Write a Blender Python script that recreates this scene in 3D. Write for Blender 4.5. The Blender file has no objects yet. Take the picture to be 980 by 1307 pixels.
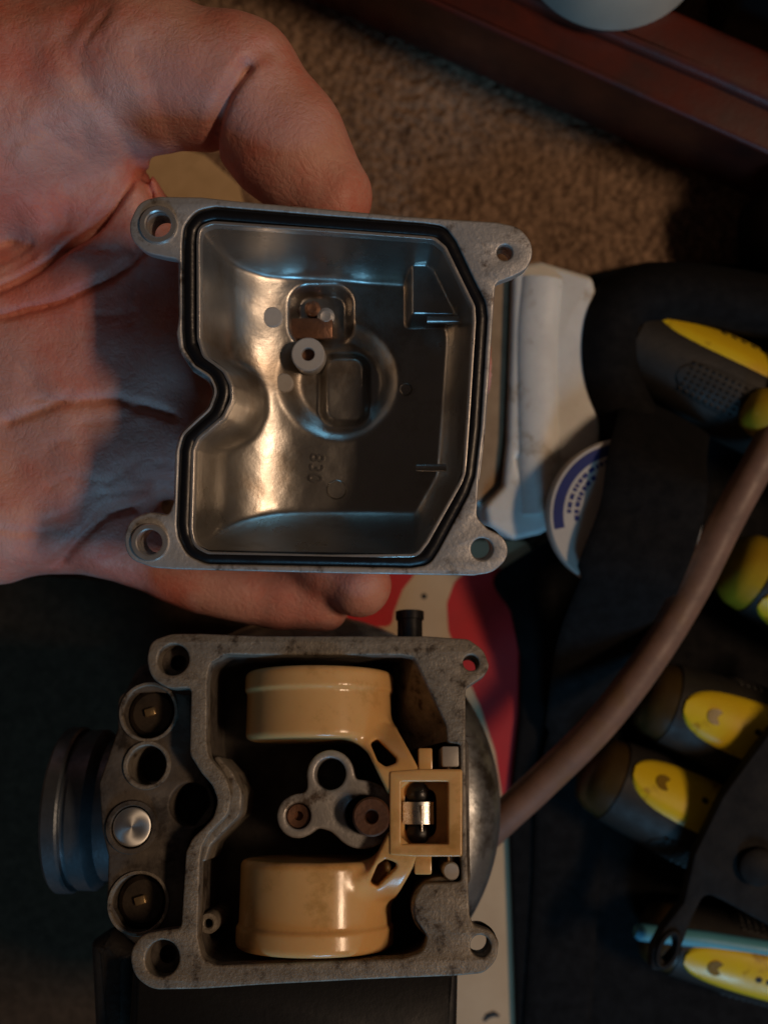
import bpy, bmesh, math, random
import numpy as np
from mathutils import Vector, Matrix
random.seed(4); np.random.seed(4)
sc = bpy.context.scene
COL = sc.collection
MM = 0.001
# ------------------------------------------------------------------ camera, world, lamps, exposure
CAMZ, FPX, CX, CY = 300.0, 1250.0, 490.0, 653.5
cd = bpy.data.cameras.new('camera'); cam = bpy.data.objects.new('camera', cd); COL.objects.link(cam)
cam.location = (0, 0, CAMZ*MM); cd.sensor_fit = 'HORIZONTAL'; cd.sensor_width = 36
cd.lens = 36*FPX/980; cd.clip_start = 0.01; cd.clip_end = 20
cd.dof.use_dof = True; cd.dof.focus_distance = 0.192; cd.dof.aperture_fstop = 17
sc.camera = cam
w = bpy.data.worlds.new('World'); sc.world = w; w.use_nodes = True
w.node_tree.nodes['Background'].inputs[0].default_value = (1.0, 0.72, 0.58, 1)
w.node_tree.nodes['Background'].inputs[1].default_value = 0.018

def lamp(name, loc, target, energy, color, sx, sy):
    l = bpy.data.lights.new(name, 'AREA'); l.shape = 'RECTANGLE'; l.size = sx; l.size_y = sy
    l.energy = energy; l.color = color
    o = bpy.data.objects.new(name, l); COL.objects.link(o); o.location = loc
    o.rotation_euler = (Vector(target)-Vector(loc)).to_track_quat('-Z', 'Y').to_euler()
    return o
lamp('ceiling_bulb_lamp', (0.82, -0.02, 1.02), (0, 0, 0.1), 5.2, (1.0, 0.68, 0.44), 0.32, 0.10)
lamp('window_light', (0.14, -1.00, 0.62), (0, 0, 0.1), 3.2, (0.22, 0.62, 1.0), 0.24, 0.26)
vs = sc.view_settings
vs.view_transform = 'Standard'; vs.look = 'None'; vs.exposure = 0.0; vs.gamma = 1.0
sc.render.engine = 'CYCLES'

# ------------------------------------------------------------------ helpers
def M(px, py, z):
    d = (CAMZ-z)/FPX
    return Vector(((px-CX)*d, (CY-py)*d, z))

class Frame:
    """local frame of a thing (mm); loc() meets a line of sight with a plane at local height h"""
    def __init__(s, o, tilt_x=0.0, tilt_y=0.0):
        s.o = Vector(o); R = Matrix.Rotation(tilt_x, 3, 'X') @ Matrix.Rotation(tilt_y, 3, 'Y')
        s.R = R; s.U, s.V, s.W = R.col[0], R.col[1], R.col[2]
    def loc(s, px, py, h=0.0):
        c = Vector((0, 0, CAMZ)); d = Vector(((px-CX)/FPX, (CY-py)/FPX, -1))
        t = ((s.o + s.W*h - c).dot(s.W))/d.dot(s.W)
        q = c + d*t - s.o
        return (q.dot(s.U), q.dot(s.V))
    def pts(s, P, h=0.0):
        return [s.loc(p[0], p[1], h) + tuple(p[2:]) for p in P]
    def matrix(s):
        m = s.R.to_4x4(); m.translation = s.o*MM
        return m

def link(name, me, mat=None, parent=None, smooth=True, angle=35):
    o = bpy.data.objects.new(name, me); COL.objects.link(o)
    if mat is not None:
        me.materials.clear(); me.materials.append(mat)
    if smooth:
        me.shade_smooth(); me.set_sharp_from_angle(angle=math.radians(angle))
    if parent is not None: o.parent = parent
    return o
def thing(name, label, cat, frame=None, group=None):
    o = bpy.data.objects.new(name, None); COL.objects.link(o); o.empty_display_size = 0.01
    if frame is not None: o.matrix_world = frame.matrix()
    return tag(o, label, cat, group)
def tag(o, label, cat, group=None):
    o['label'] = label; o['category'] = cat
    if group: o['group'] = group
    return o

def fillet(P, r=2.0, n=6):
    """P: (x, y[, radius]) -> dense polygon with rounded corners"""
    out = []; N = len(P)
    for i in range(N):
        a, b, c = (Vector(P[(i+k) % N][:2]) for k in (-1, 0, 1))
        rr = P[i][2] if len(P[i]) > 2 else r
        d1, d2 = (a-b), (c-b); l1, l2 = d1.length, d2.length
        if l1 < 1e-6 or l2 < 1e-6: continue
        d1 /= l1; d2 /= l2
        ang = math.acos(max(-1, min(1, d1.dot(d2))))
        if rr <= 0 or ang > 3.08:
            out.append((b.x, b.y)); continue
        t = min(rr/math.tan(ang/2), 0.48*l1, 0.48*l2)
        p1, p2 = b+d1*t, b+d2*t
        for k in range(n+1):
            s = k/n; q = p1*(1-s)**2 + b*2*s*(1-s) + p2*s*s
            out.append((q.x, q.y))
    return out
def area(P): return 0.5*sum(P[i-1][0]*P[i][1]-P[i][0]*P[i-1][1] for i in range(len(P)))
def offset(P, d):
    """grow (d>0) or shrink a polygon"""
    s = 1 if area(P) > 0 else -1; N = len(P); out = []
    for i in range(N):
        a, b, c = (Vector(P[(i+k) % N]) for k in (-1, 0, 1))
        e1, e2 = (b-a), (c-b)
        if e1.length < 1e-7: e1 = e2
        if e2.length < 1e-7: e2 = e1
        n = Vector((e1.y, -e1.x)).normalized() + Vector((e2.y, -e2.x)).normalized()
        if n.length < 1e-6: n = Vector((e1.y, -e1.x))
        n.normalize(); cosv = max(0.5, n.dot(Vector((e1.y, -e1.x)).normalized()))
        q = b + n*(s*d/cosv); out.append((q.x, q.y))
    return out
def circ(c, r, n=40, ry=None):
    return [(c[0]+r*math.cos(2*math.pi*k/n), c[1]+(ry or r)*math.sin(2*math.pi*k/n)) for k in range(n)]

def plate(name, outer, holes, z0, z1, bev, mat, parent=None, angle=35):
    """an outline with holes, pulled up from z0 to z1 (mm), edges rounded by bev"""
    cu = bpy.data.curves.new('tmp', 'CURVE'); cu.dimensions = '2D'; cu.fill_mode = 'BOTH'
    cu.extrude = max((z1-z0)/2-bev, 0.0)*MM; cu.bevel_depth = bev*MM; cu.bevel_resolution = 2; cu.offset = -bev*MM
    for P in [outer]+list(holes):
        sp = cu.splines.new('POLY'); sp.points.add(len(P)-1)
        for q, p in zip(sp.points, P): q.co = (p[0]*MM, p[1]*MM, 0, 1)
        sp.use_cyclic_u = True
    to = bpy.data.objects.new('tmp', cu); COL.objects.link(to)
    dg = bpy.context.evaluated_depsgraph_get()
    me = bpy.data.meshes.new_from_object(to.evaluated_get(dg))
    bpy.data.objects.remove(to); bpy.data.curves.remove(cu)
    bm = bmesh.new(); bm.from_mesh(me)
    bmesh.ops.translate(bm, verts=bm.verts, vec=(0, 0, (z0+z1)/2*MM))
    bmesh.ops.remove_doubles(bm, verts=bm.verts, dist=1e-6)
    bm.to_mesh(me); bm.free()
    me.name = name
    return link(name, me, mat, parent, True, angle)

def mesh(name, V, F, mat=None, parent=None, angle=35, smooth=True):
    me = bpy.data.meshes.new(name); me.from_pydata([tuple(c*MM for c in v) for v in V], [], F); me.update()
    return link(name, me, mat, parent, smooth, angle)

def lathe(name, prof, mat, parent=None, c=(0, 0, 0), axis='Z', n=48, rot=None, angle=35):
    """prof: (radius, height) list; closes at r=0"""
    V, F = [], []
    R = {'Z': Matrix.Identity(3), 'X': Matrix.Rotation(math.pi/2, 3, 'Y'), 'Y': Matrix.Rotation(-math.pi/2, 3, 'X')}[axis]
    if rot is not None: R = rot @ R
    for (r, h) in prof:
        for k in range(n):
            a = 2*math.pi*k/n
            V.append(tuple(R @ Vector((r*math.cos(a), r*math.sin(a), h)) + Vector(c)))
    for i in range(len(prof)-1):
        for k in range(n):
            F.append((i*n+k, i*n+(k+1) % n, (i+1)*n+(k+1) % n, (i+1)*n+k))
    me = bpy.data.meshes.new(name); me.from_pydata([tuple(q*MM for q in v) for v in V], [], F)
    bm = bmesh.new(); bm.from_mesh(me); bmesh.ops.remove_doubles(bm, verts=bm.verts, dist=1e-7)
    bmesh.ops.recalc_face_normals(bm, faces=bm.faces); bm.to_mesh(me); bm.free()
    return link(name, me, mat, parent, True, angle)

def tube(name, path, rad, mat, parent=None, n=16, closed=False, flat=1.0, caps=True):
    """path of 3D points (mm); rad number or list; flat squashes the section's height"""
    P = [Vector(p) for p in path]; N = len(P); V, F = [], []
    up = Vector((0, 0, 1))
    for i in range(N):
        a = P[(i-1) % N] if (closed or i > 0) else P[i]; b = P[(i+1) % N] if (closed or i < N-1) else P[i]
        t = (b-a).normalized(); s = t.cross(up)
        if s.length < 1e-4: s = Vector((1, 0, 0))
        s.normalize(); u = s.cross(t)
        r = rad[i] if isinstance(rad, (list, tuple)) else rad
        for k in range(n):
            g = 2*math.pi*k/n
            V.append(P[i] + s*(r*math.cos(g)) + u*(r*flat*math.sin(g)))
    for i in range(N if closed else N-1):
        j = (i+1) % N
        for k in range(n):
            F.append((i*n+k, i*n+(k+1) % n, j*n+(k+1) % n, j*n+k))
    if caps and not closed:
        F.append(tuple(range(n-1, -1, -1))); F.append(tuple((N-1)*n+k for k in range(n)))
    return mesh(name, V, F, mat, parent, 50)
def spline(P, n=10):
    """Catmull-Rom through 3D points"""
    P = [Vector(p) for p in P]; Q = [P[0]*2-P[1]]+P+[P[-1]*2-P[-2]]; out = []
    for i in range(1, len(Q)-2):
        for k in range(n):
            t = k/n; a, b, c, d = Q[i-1:i+3]
            out.append(0.5*((2*b)+(c-a)*t+(2*a-5*b+4*c-d)*t*t+(3*b-a-3*c+d)*t**3))
    out.append(P[-1]); return out
def box(name, c, s, bev, mat, parent=None, rotz=0.0, seg=2):
    bm = bmesh.new(); bmesh.ops.create_cube(bm, size=1)
    bmesh.ops.scale(bm, vec=[q*MM for q in s], verts=bm.verts)
    if bev: bmesh.ops.bevel(bm, geom=bm.edges[:], offset=bev*MM, segments=seg, affect='EDGES', profile=0.5)
    bmesh.ops.rotate(bm, verts=bm.verts, matrix=Matrix.Rotation(rotz, 3, 'Z'), cent=(0, 0, 0))
    bmesh.ops.translate(bm, verts=bm.verts, vec=[q*MM for q in c])
    me = bpy.data.meshes.new(name); bm.to_mesh(me); bm.free()
    return link(name, me, mat, parent, True, 40)

# ---- procedural materials: two colours mixed by noise, a third as stain, fine bump
def mat(name, c1, c2=None, scale=300, rough=0.5, metal=0.0, bump=0.15, bscale=1500, stain=None, sscale=90, samt=0.5,
        rvar=0.1, sss=0.0, coat=0.0, spec=0.5, bdist=0.0004, trans=0.0):
    m = bpy.data.materials.new(name); m.use_nodes = True; nt = m.node_tree; N = nt.nodes; L = nt.links
    b = N['Principled BSDF']; tc = N.new('ShaderNodeTexCoord')
    def noise(s, det=5, r=0.6):
        n = N.new('ShaderNodeTexNoise'); n.inputs['Scale'].default_value = s; n.inputs['Detail'].default_value = det
        n.inputs['Roughness'].default_value = r; L.new(tc.outputs['Object'], n.inputs['Vector']); return n
    def ramp(src, lo, hi):
        r = N.new('ShaderNodeMapRange'); r.inputs['From Min'].default_value = lo; r.inputs['From Max'].default_value = hi
        L.new(src, r.inputs['Value']); return r.outputs[0]
    def mix(f, a, c):
        x = N.new('ShaderNodeMix'); x.data_type = 'RGBA'; L.new(f, x.inputs['Factor'])
        for k, v in (('A', a), ('B', c)):
            s = [i for i in x.inputs if i.name == k and i.type == 'RGBA'][0]
            if isinstance(v, tuple): s.default_value = v+(1,)
            else: L.new(v, s)
        return [o for o in x.outputs if o.type == 'RGBA'][0]
    c2 = c2 or tuple(q*0.75 for q in c1)
    n1 = noise(scale); col = mix(ramp(n1.outputs[0], 0.35, 0.65), c1, c2)
    if stain:
        n2 = noise(sscale, 8, 0.7); f = ramp(n2.outputs[0], 0.62-0.25*samt, 0.68-0.1*samt)
        col = mix(f, col, stain)
    L.new(col, b.inputs['Base Color'])
    b.inputs['Metallic'].default_value = metal
    rr = N.new('ShaderNodeMapRange'); L.new(n1.outputs[0], rr.inputs['Value'])
    rr.inputs['From Min'].default_value = 0.3; rr.inputs['From Max'].default_value = 0.7
    rr.inputs['To Min'].default_value = max(0.02, rough-rvar); rr.inputs['To Max'].default_value = min(1, rough+rvar)
    L.new(rr.outputs[0], b.inputs['Roughness'])
    b.inputs['Specular IOR Level'].default_value = spec
    b.inputs['Coat Weight'].default_value = coat
    b.inputs['Transmission Weight'].default_value = trans
    if sss:
        b.inputs['Subsurface Weight'].default_value = sss
        b.inputs['Subsurface Radius'].default_value = (1.0, 0.35, 0.2); b.inputs['Subsurface Scale'].default_value = 0.0025
    if bump:
        n3 = noise(bscale, 4, 0.65); bp = N.new('ShaderNodeBump'); bp.inputs['Strength'].default_value = bump
        bp.inputs['Distance'].default_value = bdist; L.new(n3.outputs[0], bp.inputs['Height']); L.new(bp.outputs[0], b.inputs['Normal'])
    return m
ALU = mat('bowl_cast_aluminium', (0.50, 0.485, 0.47), (0.40, 0.385, 0.37), 220, 0.5, 0.55, 0.35, 900, (0.12, 0.09, 0.07), 160, 0.35)
ALU_IN = mat('bowl_inner_aluminium', (0.54, 0.52, 0.49), (0.44, 0.42, 0.39), 60, 0.34, 0.97, 0.16, 600, (0.34, 0.29, 0.24), 45, 0.45)
ALU_EDGE = mat('machined_edge', (0.75, 0.72, 0.68), (0.6, 0.57, 0.54), 300, 0.33, 0.85, 0.1, 900)
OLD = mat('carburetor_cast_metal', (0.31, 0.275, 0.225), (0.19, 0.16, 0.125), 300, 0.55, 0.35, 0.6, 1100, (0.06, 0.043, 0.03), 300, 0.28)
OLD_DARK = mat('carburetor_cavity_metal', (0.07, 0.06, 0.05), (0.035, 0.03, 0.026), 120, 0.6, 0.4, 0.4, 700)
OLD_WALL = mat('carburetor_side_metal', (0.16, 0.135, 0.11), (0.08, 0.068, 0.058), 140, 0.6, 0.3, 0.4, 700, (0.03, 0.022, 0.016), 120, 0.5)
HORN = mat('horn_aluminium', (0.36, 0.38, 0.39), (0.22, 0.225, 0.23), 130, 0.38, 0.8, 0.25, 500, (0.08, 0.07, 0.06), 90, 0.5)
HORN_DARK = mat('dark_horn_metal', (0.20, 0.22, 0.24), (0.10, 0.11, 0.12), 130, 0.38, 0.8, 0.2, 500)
BRIGHT = mat('bright_turned_metal', (0.8, 0.8, 0.78), (0.65, 0.65, 0.62), 400, 0.3, 1.0, 0.1, 1500)
BRASS = mat('dirty_brass', (0.24, 0.12, 0.07), (0.12, 0.06, 0.04), 300, 0.45, 0.6, 0.3, 900)
BRASS_BRIGHT = mat('brass_screw', (0.75, 0.55, 0.28), (0.6, 0.4, 0.2), 300, 0.35, 0.9, 0.2, 900)  # brighter brass, used for the screw slots
SCREW = mat('dark_screw', (0.10, 0.075, 0.055), (0.05, 0.04, 0.03), 300, 0.5, 0.6, 0.3, 900)
NYLON = mat('yellowed_nylon', (0.80, 0.49, 0.20), (0.74, 0.43, 0.165), 90, 0.20, 0.0, 0.05, 500, (0.55, 0.31, 0.10), 45, 0.35, sss=0.25, rvar=0.05)
RUBBER = mat('black_rubber', (0.008, 0.008, 0.010), (0.004, 0.004, 0.005), 200, 0.34, 0.0, 0.15, 700)
BLACK = mat('black_plastic', (0.010, 0.0095, 0.010), (0.006, 0.006, 0.006), 150, 0.5, 0.0, 0.2, 600, spec=0.3)
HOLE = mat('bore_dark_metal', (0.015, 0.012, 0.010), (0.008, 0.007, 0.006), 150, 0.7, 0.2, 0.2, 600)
PALE = mat('pale_machined_boss', (0.52, 0.50, 0.47), (0.44, 0.42, 0.40), 300, 0.5, 0.25, 0.1, 900)

def structure(o): o['kind'] = 'structure'; return o
def stuff(o): o['kind'] = 'stuff'; return o

# ------------------------------------------------------------------ carpet (floor)
CARPET = mat('beige_brown_carpet', (0.33, 0.215, 0.14), (0.18, 0.115, 0.074), 420, 0.95, 0.0, 0.6, 1800, (0.12, 0.075, 0.05), 240, 0.42, spec=0.1)
def carpet():
    h = 0.8; x0, x1, y0, y1 = -150, 170, -150, 190
    xs = np.arange(x0, x1+h, h); ys = np.arange(y0, y1+h, h); X, Y = np.meshgrid(xs, ys)
    c = 2.3; gi = np.floor(X/c).astype(int); gj = np.floor(Y/c).astype(int); best = np.full(X.shape, 9e9); val = np.zeros(X.shape)
    JX = np.random.rand(256, 256); JY = np.random.rand(256, 256); JH = np.random.rand(256, 256)
    for di in (-1, 0, 1):
        for dj in (-1, 0, 1):
            a, b = (gi+di) % 256, (gj+dj) % 256
            d = (X-(gi+di+JX[a, b])*c)**2+(Y-(gj+dj+JY[a, b])*c)**2
            m = d < best; best = np.where(m, d, best); val = np.where(m, JH[a, b], val)
    Z = np.maximum(0, 1-best/2.6)*(0.7+0.8*val)+0.3*np.random.rand(*X.shape)-2.4
    far = np.minimum.reduce([X-x0, x1-X, Y-y0, y1-Y]); Z = np.where(far < 2, -2.4, Z)
    V = np.stack([X, Y, Z], -1).reshape(-1, 3)*MM
    ny, nx = X.shape; idx = np.arange(nx*ny).reshape(ny, nx)
    F = np.stack([idx[:-1, :-1], idx[:-1, 1:], idx[1:, 1:], idx[1:, :-1]], -1).reshape(-1, 4)
    me = bpy.data.meshes.new('carpet'); me.from_pydata(V.tolist(), [], F.tolist()); me.update()
    structure(link('carpet', me, CARPET, None, True, 180))
    B = 1500
    structure(mesh('carpet_backing', [(-B, -B, -2.6), (B, -B, -2.6), (B, B, -2.6), (-B, B, -2.6)], [(0, 1, 2, 3)], CARPET, smooth=False))
carpet()

# ------------------------------------------------------------------ float bowl
BF = Frame(M(420, 495, 116), math.radians(0.5))
bowl = thing('float_bowl', 'silver aluminium float bowl with black seal held open side up in the hand', 'float bowl', BF)
outer_px = [(164, 285, 38), (178, 256, 38), (203, 250, 38), (257, 251, 0), (303, 256, 0), (420, 266.5, 0), (512, 275, 0), (634, 283, 30), (662, 289, 30), (678, 307, 30),
            (680, 327, 30), (671, 344, 20), (654, 353, 8), (632, 361, 10), (630, 390, 0), (624, 480, 0), (619, 545, 0), (611, 610, 0), (608, 660, 14), (622, 675, 12), (641, 684, 30), (649, 699, 30),
            (646, 715, 30), (629, 731, 30), (604, 735, 0), (450, 732.5, 0), (226, 727, 0), (196, 725, 38), (165, 714, 38), (157, 690, 38), (165, 663, 38), (192, 653, 30),
            (215, 658, 8), (222, 640, 0), (223, 580, 14), (228, 558, 25), (243, 542, 25), (268, 519, 25), (275, 499, 25), (268, 483, 25), (250, 471, 25), (229, 450, 25), (225, 425, 14),
            (229, 400, 0), (228, 352, 0), (230, 331, 10), (212, 328, 20), (185, 322, 38), (168, 307, 38)]
groove_px = [(232, 310, 0), (234, 288, 30), (250, 268, 30), (274, 263, 30), (420, 275, 0), (540, 284, 0), (568, 288, 25), (582, 307, 25), (604, 354, 0), (620, 386, 20), (622, 405, 20),
             (613, 548, 0), (606, 608, 20), (598, 631, 20), (560, 702, 0), (548, 721, 30), (524, 725, 30), (420, 723, 0), (262, 720, 30), (238, 709, 30), (227, 686, 30), (225, 670, 0), (229, 574, 16),
             (234, 555, 20), (250, 540, 0), (269, 523, 24), (278, 498, 24), (269, 478, 24), (249, 466, 0), (234, 444, 20), (232, 420, 16)]
inner_px = [(255, 306, 0), (257, 291, 18), (272, 286, 18), (420, 296, 0), (553, 306, 12), (566, 317, 12), (602, 391, 14), (603, 410, 14), (594, 550, 0), (590, 605, 14), (584, 618, 10), (543, 691, 16), (531, 707, 16),
            (420, 708, 0), (266, 704, 20), (250, 695, 20), (246, 676, 20), (248.5, 575, 14), (254, 561, 20), (287, 533, 20), (298, 510, 20), (297, 491, 20), (288, 472, 20), (262, 453, 14), (255.6, 432, 14)]
k = 0.148
def fl(px, s=k, fr=BF, h=0.0): return fillet([(p[0], p[1], (p[2] if len(p) > 2 else 0)*s) for p in fr.pts(px, h)])
OUT, GRO, INN = fl(outer_px), fl(groove_px), fl(inner_px)
ears = [((203, 287), 16, 24), ((192, 692), 16, 24), ((644, 322), 10.0, 0), ((615, 701), 14, 0)]
hol = [circ(BF.loc(*c), r*k) for c, r, _ in ears]
cast = plate('rim', OUT, [GRO]+hol, -3.4, 0, 0.35, ALU, bowl)
plate('outer_wall', offset(GRO, 1.2), [offset(INN, 0.55)], -25.0, -2.3, 0.3, ALU, bowl)
plate('base', offset(GRO, -1.5), [], -33.0, -30.5, 1.2, ALU, bowl)
plate('base_wall', offset(GRO, 0.4), [offset(INN, 0.5)], -31.5, -24.8, 0.6, ALU, bowl)
plate('inner_lip', offset(INN, 0.62), [INN], -3.0, 0.15, 0.12, ALU_EDGE, bowl)
mid = [((Vector(a)).x, (Vector(a)).y) for a in offset(GRO, -1.35)]
gasket = tube('seal_ring', [(p[0], p[1], -0.75) for p in mid], 1.28, RUBBER, bowl, n=14, closed=True, flat=0.8)
for (c, r, rb) in ears:
    q = BF.loc(*c)
    if rb:
        lathe('screw_boss_ring', [(r*k, -0.2), (r*k, 0.5), (r*k+0.25, 0.75), (rb*k-0.2, 0.75), (rb*k, 0.5), (rb*k+0.1, -0.2)], ALU_EDGE, cast, (q[0], q[1], 0), n=40)
    lathe('screw_sleeve', [(r*k+0.9, -3.2), (r*k+0.02, -3.2), (r*k+0.02, -7.0), (r*k+1.6, -7.0), (r*k+2.4, -3.2)], ALU, cast, (q[0], q[1], 0), n=32)

def poly_sdf(X, Y, P):
    d = np.full(X.shape, 1e9); ins = np.zeros(X.shape, bool); N = len(P)
    for i in range(N):
        ax, ay = P[i-1]; bx, by = P[i]; ex, ey = bx-ax, by-ay; L2 = ex*ex+ey*ey
        if L2 < 1e-12: continue
        t = np.clip(((X-ax)*ex+(Y-ay)*ey)/L2, 0, 1)
        d = np.minimum(d, (X-ax-t*ex)**2+(Y-ay-t*ey)**2)
        if ey != 0:
            ins ^= ((ay > Y) != (by > Y)) & (X < (bx-ax)*(Y-ay)/(by-ay)+ax)
    return np.sqrt(d)*np.where(ins, 1, -1)
def smin(a, b, k_): h_ = np.clip(0.5+0.5*(b-a)/k_, 0, 1); return b*(1-h_)+a*h_-k_*h_*(1-h_)
def sstep(x): x = np.clip(x, 0, 1); return x*x*(3-2*x)
def rbox(X, Y, c, hx, hy, r):
    qx = np.abs(X-c[0])-hx+r; qy = np.abs(Y-c[1])-hy+r
    return np.sqrt(np.maximum(qx, 0)**2+np.maximum(qy, 0)**2)+np.minimum(np.maximum(qx, qy), 0)-r
D = 25.0
def cavity():
    g = 0.33
    xs = np.arange(min(p[0] for p in INN)-1, max(p[0] for p in INN)+1, g)
    ys = np.arange(min(p[1] for p in INN)-1, max(p[1] for p in INN)+1, g)
    X, Y = np.meshgrid(xs, ys); t = poly_sdf(X, Y, INN)
    def at(px, py, h): return BF.loc(px, py, h)
    u0 = at(388, 480, -D)[0]; aL = u0-at(250, 480, 0)[0]+0.6; bL = 19.0
    tt = np.clip((u0-X)/aL, 0, 0.992)
    floor = D-bL*(1-np.sqrt(1-tt*tt))
    ur = at(470, 480, -D)[0]; floor = floor-0.004*np.clip(X-ur, 0, 99)**2
    # solid corner at the upper right
    bx, by = at(522, 406, -17)
    # soft round well with a ridge across, and the jet pit
    wc = at(432, 486, -D); wr = 64*0.167; rr = np.hypot(X-wc[0], Y-wc[1])
    well = 1-sstep((rr-wr)/5.5+0.5)
    rc = at(440, 497, -D); ridge = 1-sstep(rbox(X, Y, rc, 28*.167, 44*.167, 3.0)/2.2+0.5)
    pc = at(410, 402, -D); pit = 1-sstep(rbox(X, Y, pc, 36*.167, 34*.167, 3.4)/2.6+0.5)
    left = 1-sstep((X-(u0-4))/8+0.5)
    wall = np.clip((t+0.42)*(9.5-2.0*left)+1.0, 0.5, 99)
    depth = smin(wall, floor, 5.0)
    lowy = at(420, 708, 0)[1]; lean = (Y-lowy)*3.0+5.0
    depth = smin(depth, np.maximum(lean, 0.5), 4.5)
    def blur(Z_, n_, p_):
        ker = np.ones(2*n_+1)/(2*n_+1)
        for _ in range(p_):
            for ax_ in (0, 1):
                Z_ = np.apply_along_axis(lambda v: np.convolve(np.pad(v, n_, mode='edge'), ker, 'valid'), ax_, Z_)
        return Z_
    inn_ = sstep((t-0.3)/3.0); depth = depth*(1-inn_)+blur(depth, 2, 3)*inn_
    blk_ = sstep((X-bx)/1.5+0.5)*sstep((Y-by)/1.5+0.5); depth = np.where(depth > 15, depth+(15.5-depth)*blk_, depth)
    depth = depth+3.2*well+4.0*pit*(1-0.8*well)-2.9*ridge*well
    rng = np.random.RandomState(3)
    for i_ in range(30):
        a_ = rng.rand()*6.28; wv = 6.283/rng.uniform(3, 18); depth = depth+np.sin((X*math.cos(a_)+Y*math.sin(a_))*wv+rng.rand()*6.28)*0.010/wv**0.7
    depth = np.where(t < -0.40, 1.2, np.maximum(depth, np.where(t > -0.2, 3.2, 1.2)))
    keep = t > -0.5
    idx = -np.ones(X.shape, int); idx[keep] = np.arange(keep.sum())
    V = np.stack([X[keep], Y[keep], -depth[keep]], -1)*MM
    q = np.stack([idx[:-1, :-1], idx[:-1, 1:], idx[1:, 1:], idx[1:, :-1]], -1).reshape(-1, 4); q = q[(q >= 0).all(1)]
    me = bpy.data.meshes.new('cavity'); me.from_pydata(V.tolist(), [], q.tolist()); me.update()
    def hgt(p):
        i0 = int(round((p[0]-xs[0])/g)); j0 = int(round((p[1]-ys[0])/g)); return -float(depth[j0, i0])
    return link('cavity', me, ALU_IN, bowl, True, 180), hgt
cav, hgt = cavity()
def disc(name, px, py, rpx, h, th, m, parent=bowl, ring=None):
    h = hgt(BF.loc(px, py, h))+0.05; q = BF.loc(px, py, h); r = rpx*(CAMZ-116-h)/FPX
    lathe(name, [(0, th), (r-0.25, th), (r, th-0.25), (r, -1.5)], m, parent, (q[0], q[1], h), n=32)
disc('ejector_mark', 348, 405, 13, -23.0, 0.7, PALE); disc('ejector_mark', 362.5, 489, 12, -25.2, 0.9, PALE)
disc('ejector_mark', 430, 625, 12.5, -25.0, 0.45, ALU_IN); disc('ejector_mark', 518, 497, 8, -24.3, 0.6, ALU_IN)
q = BF.loc(393, 452, -21)
tb = lathe('overflow_tube', [(1.35, -12), (1.35, 0.0), (1.5, 0.2), (3.25, 0.2), (3.5, -0.1), (3.5, -12)], PALE, bowl, (q[0], q[1], -21), n=40)
lathe('tube_bore', [(0, -2.2), (1.4, -2.2)], BRASS, tb, (q[0], q[1], -21), n=24)
for (px, py, r, m_) in ((399, 394, 10, BRASS), (416, 404, 11, ALU)):
    q = BF.loc(px, py, -26.5)
    lathe('pit_stud', [(0, 0.6), (r*.1, 0.9), (r*.168, 0.4), (r*.168, -4)], m_, bowl, (q[0], q[1], -26.5), n=24)
for (x0_, x1_, y_, h_) in ((545, 586, 408, -14), (531, 551, 597, -18)):
    a = BF.loc(x0_, y_, h_); b2 = BF.loc(x1_, y_, h_)
    tube('wall_pin', [a+(h_,), (b2[0]+3, b2[1], h_)], 0.75, ALU_EDGE, bowl, n=14)
q = BF.loc(398, 419, -26); box('jet_plate', (q[0], q[1], -26.4), (9, 4.5, 1.4), 0.5, BRASS, bowl)
fc = bpy.data.curves.new('tmp', 'FONT'); fc.body = '830'; fc.size = 0.0042; fc.extrude = 0.00025; fc.space_character = 1.05
to = bpy.data.objects.new('tmp', fc); COL.objects.link(to)
me = bpy.data.meshes.new_from_object(to.evaluated_get(bpy.context.evaluated_depsgraph_get())); bpy.data.objects.remove(to)
q = BF.loc(398, 577, -D)
o = link('cast_number', me, ALU_IN, bowl, False); o.location = (q[0]*MM, q[1]*MM, (hgt((q[0], q[1]-4))+0.12)*MM); o.rotation_euler = (0, 0, -math.pi/2-0.1)

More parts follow.
